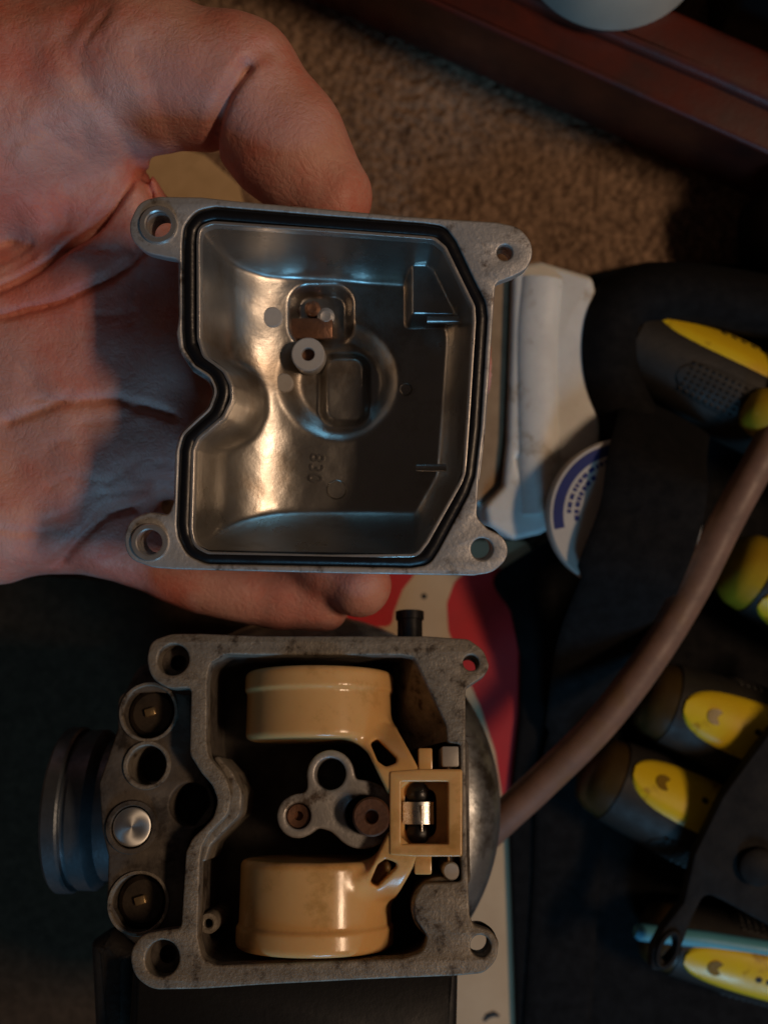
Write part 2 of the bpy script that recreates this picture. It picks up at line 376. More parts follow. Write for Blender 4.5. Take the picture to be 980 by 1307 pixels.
def surface_nets(Fv, o, h):
    S = Fv < 0; nx, ny, nz = Fv.shape
    acc = np.zeros((nx-1, ny-1, nz-1, 3), np.float32); cnt = np.zeros((nx-1, ny-1, nz-1), np.float32)
    cor = [(i, j, k2) for i in (0, 1) for j in (0, 1) for k2 in (0, 1)]
    sl = lambda c: tuple(slice(c[d], (nx, ny, nz)[d]-1+c[d]) for d in range(3))
    for a in cor:
        for d in range(3):
            if a[d]: continue
            b_ = list(a); b_[d] = 1
            fa, fb = Fv[sl(a)], Fv[sl(b_)]; m = (fa < 0) != (fb < 0)
            t = np.where(m, fa/np.where(m, fa-fb, 1), 0)
            for e in range(3): acc[..., e] += np.where(m, a[e]+(t if e == d else 0), 0)
            cnt += m
    act = cnt > 0; idx = -np.ones(act.shape, np.int64); idx[act] = np.arange(act.sum())
    ii = np.argwhere(act); V = (ii+acc[act]/cnt[act][:, None])*h+np.array(o)
    Fq = []
    for d in range(3):
        e, f = (d+1) % 3, (d+2) % 3
        sa = [slice(1, -1)]*3; sb = [slice(1, -1)]*3; sa[d] = slice(0, -1); sb[d] = slice(1, None)
        A_, B_ = S[tuple(sa)], S[tuple(sb)]
        for (m, flip) in ((A_ & ~B_, False), (~A_ & B_, True)):
            g = np.argwhere(m)
            if not len(g): continue
            off = np.ones(3, int); off[d] = 0; g = g+off
            def cell(de, df):
                c = g.copy(); c[:, e] -= de; c[:, f] -= df; return idx[c[:, 0], c[:, 1], c[:, 2]]
            qd = np.stack([cell(1, 1), cell(0, 1), cell(0, 0), cell(1, 0)], 1)
            if flip: qd = qd[:, ::-1]
            Fq.append(qd)
    Fq = np.concatenate(Fq); Fq = Fq[(Fq >= 0).all(1)]
    return V, Fq

# ------------------------------------------------------------------ carburetor
KF = Frame(M(400, 1030, 100), math.radians(-16)); kk = 0.16
carb = thing('carburetor', 'stained metal carburetor lying upside down with float chamber open and yellow floats showing', 'carburetor', KF)
def kfl(px, h=0.0): return fl(px, (CAMZ-100-h)/FPX, KF, h)
k_out = [(187, 842, 36), (192, 818, 36), (219, 809, 36), (259, 809, 0), (330, 812, 0), (545, 812, 0), (598, 816, 14), (617, 830, 24), (625, 851, 14), (618, 863, 10), (594, 879, 10), (594, 960, 0), (596, 1088, 0), (599, 1168, 10), (604, 1181, 8),
         (625, 1188, 20), (637, 1200, 24), (634, 1227, 30), (617, 1243, 20), (586, 1246, 0), (465, 1251, 0), (330, 1258, 0), (258, 1263, 0), (193, 1264, 36), (170, 1246, 36), (165, 1216, 36), (180, 1193, 36), (213, 1187, 12),
         (231, 1186, 8), (237, 1088, 16), (245, 1071, 20), (272, 1045, 24), (278, 1022, 24), (271, 1003, 24), (257, 987, 20), (242, 963, 16), (244, 878, 8), (214, 879, 30), (193, 866, 36)]
k_in = [(264, 870, 0), (267, 848, 16), (287, 835, 20), (330, 836, 0), (512, 836, 0), (529, 839, 10), (569, 925, 10), (571, 948, 6), (587, 950, 4), (588, 1090, 4), (589, 1126, 6), (540, 1128, 10), (527, 1150, 24), (531, 1175, 24), (546, 1196, 12), (539, 1216, 16), (515, 1224, 10),
        (330, 1231, 0), (276, 1233, 16), (258, 1224, 14), (252, 1196, 10), (255, 1098, 0), (258, 1080, 14), (267, 1064, 20), (291, 1040, 24), (296, 1015, 24), (288, 991, 22), (266, 966, 20), (263.5, 945, 14)]
KO, KI = kfl(k_out), kfl(k_in)
wells = [((221, 842), 21), ((207, 1224), 21), ((601, 846), 10.5), ((613, 1208), 12.5)]
flange = plate('chamber_flange', KO, [KI]+[circ(KF.loc(*c), r*kk) for c, r in wells], -5.0, 0, 0.4, OLD, carb)
for c, r in wells:
    q = KF.loc(*c)
    if r > 15:
        lathe('screw_well', [(r*kk+1.2, -4.8), (r*kk+0.02, -4.8), (r*kk*0.98, -5.5), (r*kk*0.52, -5.6), (r*kk*0.52, -11), (0, -11)], OLD_WALL, flange, (q[0], q[1], 0), n=36)
    else:
        lathe('screw_well', [(r*kk+1.2, -4.9), (r*kk+0.02, -4.9), (r*kk+0.02, -9), (r*kk+1.6, -9), (r*kk+1.8, -4.9)], OLD_WALL, flange, (q[0], q[1], 0), n=36)
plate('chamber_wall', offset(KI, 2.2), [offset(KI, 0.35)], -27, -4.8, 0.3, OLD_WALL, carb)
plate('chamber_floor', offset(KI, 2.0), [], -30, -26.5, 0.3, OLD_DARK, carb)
# step along the notch and the sloping corner wall
ledge = kfl([(296, 985, 8), (309, 1010, 20), (307, 1040, 20), (285, 1062, 12), (268, 1080, 8), (262, 1100, 4), (255, 1100, 2), (258, 1078, 8), (267, 1064, 10), (291, 1040, 14), (296, 1015, 14), (288, 991, 10), (272, 968, 4), (278, 965, 4)], -3)
plate('notch_step', ledge, [], -22, -3.2, 0.4, OLD, carb)
A = [KF.loc(528, 841, -5), KF.loc(570, 926, -5), KF.loc(572, 946, -5)]; Bq = [KF.loc(500, 850, -26), KF.loc(508, 930, -26), KF.loc(520, 960, -26)]
mesh('corner_slope', [A[0]+(-5,), A[1]+(-5,), A[2]+(-5,), Bq[0]+(-20,), Bq[1]+(-20,), Bq[2]+(-20,)], [(0, 3, 4, 1), (1, 4, 5, 2)], OLD, carb, smooth=False)
q = KF.loc(562, 1160, -2); lathe('pump_boss', [(0, -2.0), (34*kk, -2.0), (34*kk+.4, -2.4), (34*kk+.4, -18)], OLD, carb, (q[0], q[1], 0))
# body under the flange, down to the black diaphragm cap that it lies on
body_px = [(175, 850, 20), (240, 830, 10), (575, 832, 10), (585, 900, 10), (588, 1150, 10), (585, 1222, 10), (250, 1236, 10), (200, 1230, 20), (150, 1190, 20), (150, 900, 20)]
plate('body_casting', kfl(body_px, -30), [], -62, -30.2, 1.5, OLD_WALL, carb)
c0 = KF.loc(390, 1040, -70)
lathe('diaphragm_cap', [(0, -47), (42, -47.5), (43, -50), (42, -54), (38, -56), (34, -80), (26, -93.5), (0, -95)], BLACK, carb, (c0[0], c0[1], 0), n=64)
# black housing on the lower side and the rough bracket at its left
plate('lower_housing', kfl([(170, 1235, 8), (540, 1225, 8), (584, 1235, 6), (582, 1330, 8), (520, 1420, 8), (160, 1420, 8)], -22), [], -70, -20, 2.0, BLACK, carb)
plate('side_bracket', kfl([(112, 1205, 10), (140, 1185, 10), (172, 1215, 10), (172, 1420, 6), (122, 1420, 6)], -30), [], -42, -30, 3.5, OLD_DARK, carb)
# screw block at the left
blk = [(150, 884, 16), (200, 880, 10), (243, 886, 4), (246, 960, 8), (266, 992, 14), (272, 1028, 14), (246, 1064, 14), (238, 1090, 8), (234, 1185, 4), (200, 1190, 16), (158, 1190, 20), (136, 1150, 16), (138, 1094, 8), (130, 1060, 20), (126, 1000, 20), (140, 960, 12), (150, 930, 12)]
scr = [((190, 909), 34), ((188, 977), 25), ((168.5, 1056), 27), ((177, 1153), 34), ((243, 1027), 27)]
hB = -6.0
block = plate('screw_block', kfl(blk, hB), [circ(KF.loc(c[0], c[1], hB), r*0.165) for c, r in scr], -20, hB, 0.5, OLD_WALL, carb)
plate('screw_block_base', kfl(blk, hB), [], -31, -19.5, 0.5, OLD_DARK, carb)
for i in (0, 3):
    c, r = scr[i]; q = KF.loc(c[0], c[1], hB); R_ = r*0.165
    lathe('well_rim', [(R_-0.05, -1), (R_-0.05, 0.15), (R_+0.15, 0.45), (R_+0.65, 0.45), (R_+0.85, -0.6)], OLD, block, (q[0], q[1], hB), n=40)
    s = lathe('slotted_screw', [(0, -3.4), (R_*0.75, -3.5), (R_*0.93, -4.4), (R_*0.95, -12)], SCREW, block, (q[0], q[1], hB), n=36)
    box('screw_slot', (q[0]-0.4, q[1]+0.2, hB-3.2), (2.3, 1.7, 1.4), 0.3, BRASS_BRIGHT, s, rotz=0.3)
c, r = scr[1]; q = KF.loc(c[0], c[1], hB); R_ = r*0.165
lathe('passage_rim', [(R_-0.05, -14), (R_-0.05, 0.3), (R_+0.2, 0.6), (R_+0.8, 0.6), (R_+1.1, -0.6)], OLD, block, (q[0], q[1], hB), n=40)
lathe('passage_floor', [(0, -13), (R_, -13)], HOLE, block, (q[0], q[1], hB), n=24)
c, r = scr[2]; q = KF.loc(c[0], c[1], hB); R_ = 33*0.165
lathe('plug_ring', [(26*.165, -0.6), (26*.165, 0.4), (27*.165, 0.7), (R_-0.2, 0.7), (R_, 0.3), (R_, -1)], OLD_WALL, block, (q[0], q[1], hB), n=40)
TURN = bpy.data.materials.new('turned_plug_metal'); TURN.use_nodes = True
b = TURN.node_tree.nodes['Principled BSDF']; b.inputs['Metallic'].default_value = 1; b.inputs['Roughness'].default_value = 0.5; b.inputs['Base Color'].default_value = (0.95, 0.95, 0.92, 1)
b.inputs['Anisotropic'].default_value = 0.7
tn = TURN.node_tree.nodes.new('ShaderNodeTangent'); tn.direction_type = 'RADIAL'; tn.axis = 'Z'; TURN.node_tree.links.new(tn.outputs[0], b.inputs['Tangent'])
def own_origin(o, c):
    """put a part's own origin at c (mm, parent space) without moving it"""
    o.data.transform(Matrix.Translation(Vector(c)*-MM)); o.location = Vector(c)*MM
pl = lathe('bright_plug', [(0, 0.35), (2, 0.34), (3.6, 0.3), (3.95, 0.1), (4.05, -2)], TURN, block, (q[0], q[1], hB), n=48)
own_origin(pl, (q[0], q[1], hB))
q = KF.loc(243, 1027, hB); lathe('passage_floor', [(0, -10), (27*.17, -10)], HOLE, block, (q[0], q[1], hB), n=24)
q = KF.loc(266, 1179, -8)
lathe('small_pipe', [(0.9, -14), (0.9, 0), (1.2, 0.25), (1.9, 0.2), (2.1, -0.2), (2.1, -18)], OLD, carb, (q[0], q[1], -8), n=24)
# jet post: three lobes
J = [((421.6, 988), 28, 20), ((380.5, 1042), 25, 16), ((463, 1040), 38, 23)]
def lobes(h):
    c = [KF.loc(p[0][0], p[0][1], h) for p in J]; s = (CAMZ-100-h)/FPX
    xs = np.linspace(-40, 40, 2); P = []
    # outline of the smooth union, found by marching rays from the middle
    c.append(KF.loc(424, 1024, h)); m = KF.loc(430, 1026, h); rad_ = [31, 28, 43, 35]
    for i in range(120):
        a = 2*math.pi*i/120; lo = 0.0
        for r in np.arange(0.2, 22, 0.05):
            x, y = m[0]+r*math.cos(a), m[1]+r*math.sin(a)
            d = [math.hypot(x-q[0], y-q[1])-p*s for q, p in zip(c, rad_)]
            kf = 0.7; v = -kf*math.log(sum(math.exp(-di/kf) for di in d))
            if v < -0.15: lo = r
        P.append((m[0]+lo*math.cos(a), m[1]+lo*math.sin(a)))
    return P
hJ = -4.0
JP = lobes(hJ); s_ = (CAMZ-100-hJ)/FPX
post = plate('jet_post', JP, [circ(KF.loc(*J[i][0], hJ), J[i][2]*s_) for i in range(3)], -26, hJ, 0.5, ALU, carb)
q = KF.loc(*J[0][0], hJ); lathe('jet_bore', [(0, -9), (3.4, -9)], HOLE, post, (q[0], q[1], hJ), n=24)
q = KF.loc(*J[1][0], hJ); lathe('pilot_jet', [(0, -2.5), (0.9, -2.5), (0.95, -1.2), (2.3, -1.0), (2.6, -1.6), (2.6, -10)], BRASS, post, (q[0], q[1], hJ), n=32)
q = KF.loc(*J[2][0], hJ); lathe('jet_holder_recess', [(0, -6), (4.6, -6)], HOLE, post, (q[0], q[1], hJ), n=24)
q = KF.loc(474, 1043, 1)
lathe('main_jet', [(0, -2.6), (1.2, -2.6), (1.25, 0.4), (1.5, 0.8), (3.5, 0.9), (3.9, 0.4), (3.9, -13)], BRASS, post, (q[0], q[1], 0), n=6 if False else 40)
# horns
xl = KF.loc(50, 1034, -16)[0]; xr = KF.loc(132, 1034, -16)[0]; yl = KF.loc(60, 1034, -16)[1]; Lh = xr-xl
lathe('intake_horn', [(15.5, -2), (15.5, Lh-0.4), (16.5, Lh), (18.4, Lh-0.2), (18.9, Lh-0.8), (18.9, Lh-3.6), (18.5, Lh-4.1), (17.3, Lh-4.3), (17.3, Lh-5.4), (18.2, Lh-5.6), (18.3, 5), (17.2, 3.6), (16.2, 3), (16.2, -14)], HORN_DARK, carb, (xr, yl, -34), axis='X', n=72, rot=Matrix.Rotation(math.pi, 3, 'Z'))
cr = KF.loc(393, 1027, -40); rD = 246*(CAMZ-60)/FPX
lathe('diaphragm_flange', [(20, -31.9), (rD-12, -32)]+[(rD-12+12*math.sin(a_), -44+12*math.cos(a_)) for a_ in np.linspace(0.1, 1.57, 12)]+[(rD, -47), (rD-2, -48), (20, -48)], HORN, carb, (cr[0], cr[1], 0), n=128)
# fuel pipe stub on the upper side
a = KF.loc(523, 800, -18)
st = tube('fuel_stub', [(a[0], a[1]-4, -18), (a[0], a[1]+1.5, -18), (a[0], a[1]+1.6, -18), (a[0], a[1]+3.5, -18)], [2.9, 2.9, 3.3, 3.3], RUBBER, carb, n=24)
# floats
flo = lathe  # alias kept short for the loop below
def drum(py0, py1, rimside, x0, x1, zc, r):
    a = KF.loc((x0+x1)/2, py0, 1); b2 = KF.loc((x0+x1)/2, py1, 1)
    y0, y1 = a[1], b2[1]; sgn = 1 if y1 > y0 else -1; L = abs(y1-y0)
    # profile from the hinge side (h=0) to the rimmed outer end (h=L)
    pr = [(0, 0.6), (r*0.8, 0.5), (r-1.2, 0.6), (r-0.5, 1.2), (r-0.35, L-5.6), (r-0.1, L-5.0), (r+0.35, L-4.7), (r+0.45, L-2.0), (r+0.1, L-1.0), (r-0.6, L-0.35), (r*0.7, L+0.2), (0, L+0.6)]
    return pr, (a[0], y0, zc), sgn
flt = lathe('float', [(0, 0), (0.01, 0)], NYLON, carb)  # replaced by the hinge block below
bpy.data.objects.remove(flt)
hH = 1.0
hinge_out = kfl([(497, 985, 4), (536, 982, 2), (590, 982, 4), (590, 1094, 4), (530, 1094, 2), (497, 1092, 4)], hH)
hinge_in = kfl([(512, 998, 2), (572, 998, 2), (572, 1078, 2), (512, 1078, 2)], hH)
hinge = plate('float_hinge', hinge_out, [hinge_in], -6.2, hH, 0.4, NYLON, carb)
arm_up = [(440, 926, 10), (492, 920, 2), (506, 926, 3), (533, 978, 3), (536, 986, 0), (500, 1018, 3), (494, 1012, 6), (470, 962, 10)]
slot_up = [(472, 948, 3), (481, 942, 3), (506, 968, 4), (506, 974, 4), (492, 979, 4), (482, 972, 6)]
def float_body(au, su, U_):
    """drum and arm of one float as a single moulded surface"""
    r, zc, h = 16.4, -14.2, 0.36
    yA, yB = (KF.loc(404, 942, 1)[1], KF.loc(404, 849, 1)[1]) if U_ == 0 else (KF.loc(399, 1224, 1)[1], KF.loc(399, 1102, 1)[1])
    xc = KF.loc(404 if U_ == 0 else 399, 900 if U_ == 0 else 1160, -5)[0]
    A_, S_ = kfl(au, 0.6), kfl(su, 0.6)
    lo = np.array([xc-r-2, min(yA, min(p[1] for p in A_))-2, zc-r-2]); hi = np.array([max(p[0] for p in A_)+2, max(yB, max(p[1] for p in A_))+2, 3.0])
    n = ((hi-lo)/h).astype(int)+1
    ax = [(lo[i]+h*np.arange(n[i])).astype(np.float32) for i in range(3)]; X, Y, Z = np.meshgrid(*ax, indexing='ij')
    out = (yB-Y) if U_ == 0 else (Y-yA)                       # distance from the rimmed outer end
    rim = 0.55*(1-sstep((out-4.6)/0.7+0.5))
    ym, hl = (yA+yB)/2, (yB-yA)/2
    qr = np.hypot(X-xc, Z-zc)-(r-0.35+rim)+1.3; qy = np.abs(Y-ym)-hl+1.3
    f = np.minimum(np.maximum(qr, qy), 0)+np.sqrt(np.maximum(qr, 0)**2+np.maximum(qy, 0)**2)-1.3
    yh = KF.loc(500, 985 if U_ == 0 else 1091, 0.6)[1]; yd = KF.loc(500, 935 if U_ == 0 else 1141, 0.6)[1]
    u = np.clip((Y-yh)/(yd-yh), 0, 1.3); top = 0.6-(5.0 if U_ == 0 else 3.6)*u*u
    px = -poly_sdf(X[:, :, 0], Y[:, :, 0], A_)[:, :, None]; pz = np.abs(Z-(top-3.2))-3.2
    arm = np.minimum(np.maximum(px+0.8, pz+0.8), 0)+np.sqrt(np.maximum(px+0.8, 0)**2+np.maximum(pz+0.8, 0)**2)-0.8
    f = smin(f, arm, 3.2)
    sl_ = -poly_sdf(X[:, :, 0], Y[:, :, 0], S_)[:, :, None]*np.ones_like(Z); sl_ = np.maximum(sl_, -11.5-Z)
    f = -smin(-f, sl_, 0.7)
    V, Fq = surface_nets(f, lo, h)
    me = bpy.data.meshes.new('float_drum'); me.from_pydata((V*MM).tolist(), [], Fq.tolist()); me.update()
    o = link('float_drum', me, NYLON, hinge, True, 180); md = o.modifiers.new('relax', 'SMOOTH'); md.factor = 0.5; md.iterations = 2
    return o
mir = lambda P: [(x, 2076-y, r) for x, y, r in P]
for U_ in (0, 1):
    au, su = (arm_up, slot_up) if U_ == 0 else (mir(arm_up), mir(slot_up))
    float_body(au, su, U_)
    yy = [(534, 955), (552, 984)] if U_ == 0 else [(529, 1092), (551, 1117)]
    a, b2 = KF.loc(*yy[0], 0.5), KF.loc(*yy[1], 0.5)
    box('hinge_ear', ((a[0]+b2[0])/2, (a[1]+b2[1])/2, -3.2), (abs(b2[0]-a[0]), abs(b2[1]-a[1]), 7.4), 0.35, NYLON, hinge)
plate('hinge_web', kfl([(505, 990, 0), (580, 990, 0), (580, 1086, 0), (505, 1086, 0)], -8), [kfl([(516, 1010, 14), (556, 1006, 14), (556, 1070, 14), (516, 1066, 14)], -8)], -6.4, -5.2, 0.2, NYLON, hinge)
ag = KF.loc(514, 1038, -5); bg = KF.loc(553, 1038, -5)
cy_ = ag[1]
clipV, clipF = [], []
for i in range(9):
    t = i/8; x = ag[0]+(bg[0]-ag[0])*t; z = -3.9+1.0*math.sin(t*math.pi)
    for yv in (-2.2, 2.2): clipV.append((x, cy_+yv, z))
    for yv in (-2.2, 2.2): clipV.append((x, cy_+yv, z-0.4))
for i in range(8):
    a0 = i*4
    clipF += [(a0, a0+4, a0+5, a0+1), (a0+2, a0+3, a0+7, a0+6), (a0, a0+2, a0+6, a0+4), (a0+1, a0+5, a0+7, a0+3)]
mesh('needle_clip', clipV, clipF, BRIGHT, hinge)
tube('clip_wire', [(ag[0]+3.9, cy_-3.6, -3.5), (ag[0]+3.9, cy_+1.5, -2.6)], 0.25, BRIGHT, hinge, n=8)
for sy in (-1, 1):
    lathe('valve_bead', [(0, 1.6), (1.2, 1.35), (2.3, 0.5), (2.6, -0.6), (2.0, -2)], RUBBER, hinge, ((ag[0]+bg[0])/2, cy_+sy*3.9, -5.0), n=32)
for (px0, py0, px1, py1, nm) in ((564, 953, 586, 979, 0), (565, 1100, 587, 1125, 1)):
    a, b2 = KF.loc(px0, py0, -1), KF.loc(px1, py1, -1)
    if nm == 0: box('pin_post', ((a[0]+b2[0])/2, (a[1]+b2[1])/2, -9), (3.6, 4.2, 17), 0.4, PALE, carb)
    else: lathe('pin_post', [(0, -0.6), (1.5, -0.7), (1.75, -1.1), (1.8, -18)], PALE, carb, ((a[0]+b2[0])/2, (a[1]+b2[1])/2, 0), n=24)
tube('hinge_pin', [KF.loc(575, 965, -4)+(-5.0,), KF.loc(576, 1112, -4)+(-5.0,)], 0.9, BRIGHT, carb, n=12)

# ------------------------------------------------------------------ the hand: one continuous surface grown from a distance field
def hand():
    h = 0.75
    lo = np.array([-185.0, -50.0, 30.0]); hi = np.array([25.0, 128.0, 124.0])
    n = ((hi-lo)/h).astype(int)+1
    ax = [(lo[i]+h*np.arange(n[i])).astype(np.float32) for i in range(3)]
    X, Y, Z = np.meshgrid(*ax, indexing='ij')
    def cone(a, ra, b, rb, flat=1.0):
        a, b = np.array(a, np.float32), np.array(b, np.float32); d = b-a; L2 = float(d@d)
        t = np.clip(((X-a[0])*d[0]+(Y-a[1])*d[1]+(Z-a[2])*d[2])/L2, 0, 1)
        return np.sqrt((X-a[0]-t*d[0])**2+(Y-a[1]-t*d[1])**2+((Z-a[2]-t*d[2])/flat)**2)-(ra+(rb-ra)*t)
    P = lambda *a: tuple(M(*a))
    f = None
    def add(g, k_):
        nonlocal f
        f = g if f is None else smin(f, g, k_)
    W = (-170, 18, 72)
    # forearm and metacarpals
    add(cone((-205, 10, 70), 25, (-150, 22, 73), 27), 1)
    idxM, midM, rinM, pinM = P(205, 335, 74), P(222, 445, 72.5), P(205, 560, 72), P(120, 668, 73)
    add(cone(W, 22, idxM, 12.5), 9); add(cone(W, 22, midM, 12.5), 9); add(cone(W, 22, rinM, 12.5), 9); add(cone(W, 22, pinM, 12), 9)
    add(cone(P(-260, 560, 74), 20, P(-10, 655, 75), 15.5), 8)               # heel of the little finger side
    add(cone(P(40, 420, 76), 12, P(120, 600, 76), 12), 8)                   # pads below the fingers
    add(cone(P(120, 350, 78), 11.5, P(150, 560, 75), 12), 8)
    # thumb: ball, proximal and end bones
    th = cone(P(-260, 270, 82), 25, P(-20, 150, 84), 25)
    th = smin(th, cone(P(-20, 150, 84), 25, P(185, 92, 95), 15.2), 8)
    th = smin(th, cone(P(185, 92, 95), 15.2, P(300, 108, 97), 13.6), 4)
    tip = cone(P(305, 108, 97), 13.2, P(365, 185, 97), 11.6)
    tip = smin(tip, cone(P(365, 185, 97), 11.6, P(424, 252, 97), 8.6), 4)
    th = smin(th, tip, 1.6)
    add(th, 2.4)
    # web of skin between thumb and palm
    add(cone(P(125, 205, 86), 7.0, P(180, 300, 80), 9.5), 5)
    add(cone(P(60, 260, 84), 9, P(160, 235, 84), 6), 4)
    # fingers below the bowl
    fin = [([idxM, P(415, 345, 71), P(545, 365, 68), P(600, 378, 68)], [11.5, 9.2, 8.4, 7.2]),
           ([midM, P(440, 450, 70), P(560, 462, 68), P(600, 470, 69)], [11.5, 9.4, 8.6, 7.4]),
           ([rinM, P(345, 655, 70), P(425, 722, 74), P(458, 748, 78)], [11.0, 8.9, 8.0, 7.3]),
           ([pinM, P(265, 742, 70), P(360, 764, 70), P(412, 772, 71)], [10.5, 8.0, 7.2, 6.4])]
    for pts, rs in fin:
        g = None
        for i in range(3):
            c = cone(pts[i], rs[i], pts[i+1], rs[i+1]); g = c if g is None else smin(g, c, 1.5)
        add(g, 3.0)
    # creases: thin rounded grooves pressed into the skin
    def crease(pts, r, depth):
        nonlocal f
        for a, b in zip(pts[:-1], pts[1:]):
            d = cone(a, r, b, r)
            f = np.maximum(f, -np.maximum(d, -9)-r+depth) if False else f+depth*np.exp(-np.maximum(d, 0)**2/(r*r))*0.5
    # vertical sheets: groove follows x,y, whatever the height
    def line(pts, wdt, depth):
        nonlocal f
        pts = [np.array(M(p[0], p[1], 100))[:2] for p in pts]; dm = np.full(X[:, :, 0].shape, 1e9)
        for a, b in zip(pts[:-1], pts[1:]):
            d = b-a; x2, y2 = X[:, :, 0], Y[:, :, 0]
            t = np.clip(((x2-a[0])*d[0]+(y2-a[1])*d[1])/(d@d), 0, 1)
            dm = np.minimum(dm, np.hypot(x2-a[0]-t*d[0], y2-a[1]-t*d[1]))
        f = f+(depth*np.exp(-(dm/wdt)**2))[:, :, None]*(Z > 80)
    line([(322, 112), (300, 140), (283, 165), (262, 196)], 1.3, 2.7)
    line([(345, 88), (322, 112)], 1.6, 0.7)
    line([(158, 188), (130, 238), (85, 285), (30, 322), (-40, 360), (-140, 400)], 1.1, 2.2)
    line([(165, 300), (120, 338), (60, 368), (-20, 390), (-120, 396)], 0.95, 1.7)
    line([(160, 190), (172, 225), (166, 262), (150, 300)], 1.0, 1.8)
    line([(150, 215), (110, 262), (60, 300)], 1.0, 0.7)
    line([(195, 520), (130, 500), (60, 505), (-20, 530)], 1.1, 1.2)
    line([(160, 640), (110, 655), (60, 700), (20, 740)], 1.0, 1.4)
    line([(120, 40), (100, 80), (118, 118), (150, 160), (158, 188)], 2.4, 0.7)
    line([(190, 100), (205, 130), (222, 180)], 2.0, 0.5)
    line([(60, 100), (30, 150), (0, 190)], 3.0, 0.6)
    line([(0, 250), (60, 200), (110, 170)], 2.5, 0.5)
    rl = np.random.RandomState(21)
    for i in range(46):                                  # fine folds across palm and thumb ball
        x_, y_ = rl.uniform(-120, 230), rl.uniform(20, 720); a_ = rl.normal(2.35 if y_ < 330 else 2.9, 0.35); l_ = rl.uniform(25, 90); cv = rl.uniform(-12, 12)
        line([(x_, y_), (x_+l_*.5*math.cos(a_)+cv, y_+l_*.5*math.sin(a_)+cv), (x_+l_*math.cos(a_), y_+l_*math.sin(a_))], rl.uniform(0.6, 0.9), rl.uniform(0.2, 0.6))
    line([(185, 735), (215, 700)], 1.2, 1.3); line([(270, 780), (300, 735)], 1.2, 1.0)
    rng = np.random.RandomState(8)
    xx, yy = X[:, :, 0], Y[:, :, 0]; und = np.zeros_like(xx)
    for i in range(26):
        a = rng.rand()*6.28; wv = 2*np.pi/rng.uniform(7, 26); und += np.sin((xx*math.cos(a)+yy*math.sin(a))*wv+rng.rand()*6.28)*0.035/wv**0.5
    f = f+und[:, :, None]*1.0
    V, Fq = surface_nets(f, lo, h)
    me = bpy.data.meshes.new('hand'); me.from_pydata((V*MM).tolist(), [], Fq.tolist()); me.update()
    o = link('hand', me, SKIN, None, True, 180)
    md = o.modifiers.new('relax', 'SMOOTH'); md.factor = 0.5; md.iterations = 1
    return tag(o, 'bare left hand held palm up with thumb gripping the edge of the silver bowl', 'hand')
SKIN = mat('skin', (0.66, 0.36, 0.30), (0.58, 0.27, 0.22), 70, 0.5, 0.0, 0.5, 700, (0.60, 0.19, 0.14), 30, 0.7, sss=0.2, spec=0.35, bdist=0.0005)
def skin_lines(m):
    nt = m.node_tree; N, L = nt.nodes, nt.links; b = N['Principled BSDF']; tc = N['Texture Coordinate']
    src = b.inputs['Normal'].links[0].from_socket
    for sc_, st_, dist in ((700, 0.22, 0.00018), (300, 0.10, 0.0004)):
        w_ = N.new('ShaderNodeTexNoise'); w_.inputs['Scale'].default_value = 90; L.new(tc.outputs['Object'], w_.inputs['Vector'])
        ad = N.new('ShaderNodeMixRGB'); ad.blend_type = 'ADD'; ad.inputs[0].default_value = 0.012
        L.new(tc.outputs['Object'], ad.inputs[1]); L.new(w_.outputs['Color'], ad.inputs[2])
        v = N.new('ShaderNodeTexVoronoi'); v.feature = 'DISTANCE_TO_EDGE'; v.inputs['Scale'].default_value = sc_; L.new(ad.outputs[0], v.inputs['Vector'])
        r_ = N.new('ShaderNodeMapRange'); r_.inputs['From Max'].default_value = 0.18; L.new(v.outputs['Distance'], r_.inputs['Value'])
        bp = N.new('ShaderNodeBump'); bp.inputs['Strength'].default_value = st_; bp.inputs['Distance'].default_value = dist
        L.new(r_.outputs[0], bp.inputs['Height']); L.new(src, bp.inputs['Normal']); src = bp.outputs[0]
    L.new(src, b.inputs['Normal'])
skin_lines(SKIN)
hand()

# ------------------------------------------------------------------ what lies on the carpet
CLOTH = mat('dark_brown_cloth', (0.080, 0.050, 0.030), (0.052, 0.033, 0.020), 400, 0.9, 0.0, 0.7, 2500, spec=0.1)
def sheet(name, px, z, th, m, parent=None, wav=0.0, r=6, bev=0.2):
    fr = Frame(M(490, 653.5, z)); P = fillet([(p[0], p[1], r) for p in fr.pts(px)])
    o = plate(name, P, [], 0, th, bev, m, parent)
    if parent is None: o.location = (0, 0, z*MM)
    return o
o = sheet('dark_cloth', [(-260, 760), (60, 735), (430, 760), (560, 900), (600, 1500), (-260, 1500)], 0, 1.2, CLOTH); tag(o, 'dark brown cloth spread on the carpet beneath the carburetor', 'cloth')
PAPER = mat('cream_paper', (0.62, 0.45, 0.27), (0.56, 0.40, 0.24), 80, 0.6, 0.0, 0.1, 900)
RED = mat('red_print', (0.58, 0.02, 0.026), (0.5, 0.017, 0.022), 120, 0.5, 0.0, 0.1, 900)
INK = mat('black_ink', (0.02, 0.018, 0.016), None, 200, 0.6)
pr = thing('printed_card', 'cream card with curved red print lying under the right side of the carburetor', 'card', Frame(M(490, 653.5, 0.2)))
PFz = Frame(M(490, 653.5, 2.0)); pf = lambda px, r=4: fillet([(p[0], p[1], r) for p in PFz.pts(px)])
plate('card_sheet', pf([(440, 690), (678, 690), (676, 1120), (670, 1400), (420, 1400)]), [], 1.3, 2.0, 0.15, PAPER, pr)
plate('red_band', pf([(602, 725), (580, 742), (570, 770), (572, 805), (590, 850), (612, 900), (632, 960), (644, 1040), (672, 1040), (674, 725)], 5), [], 2.004, 2.05, 0.0, RED, pr)
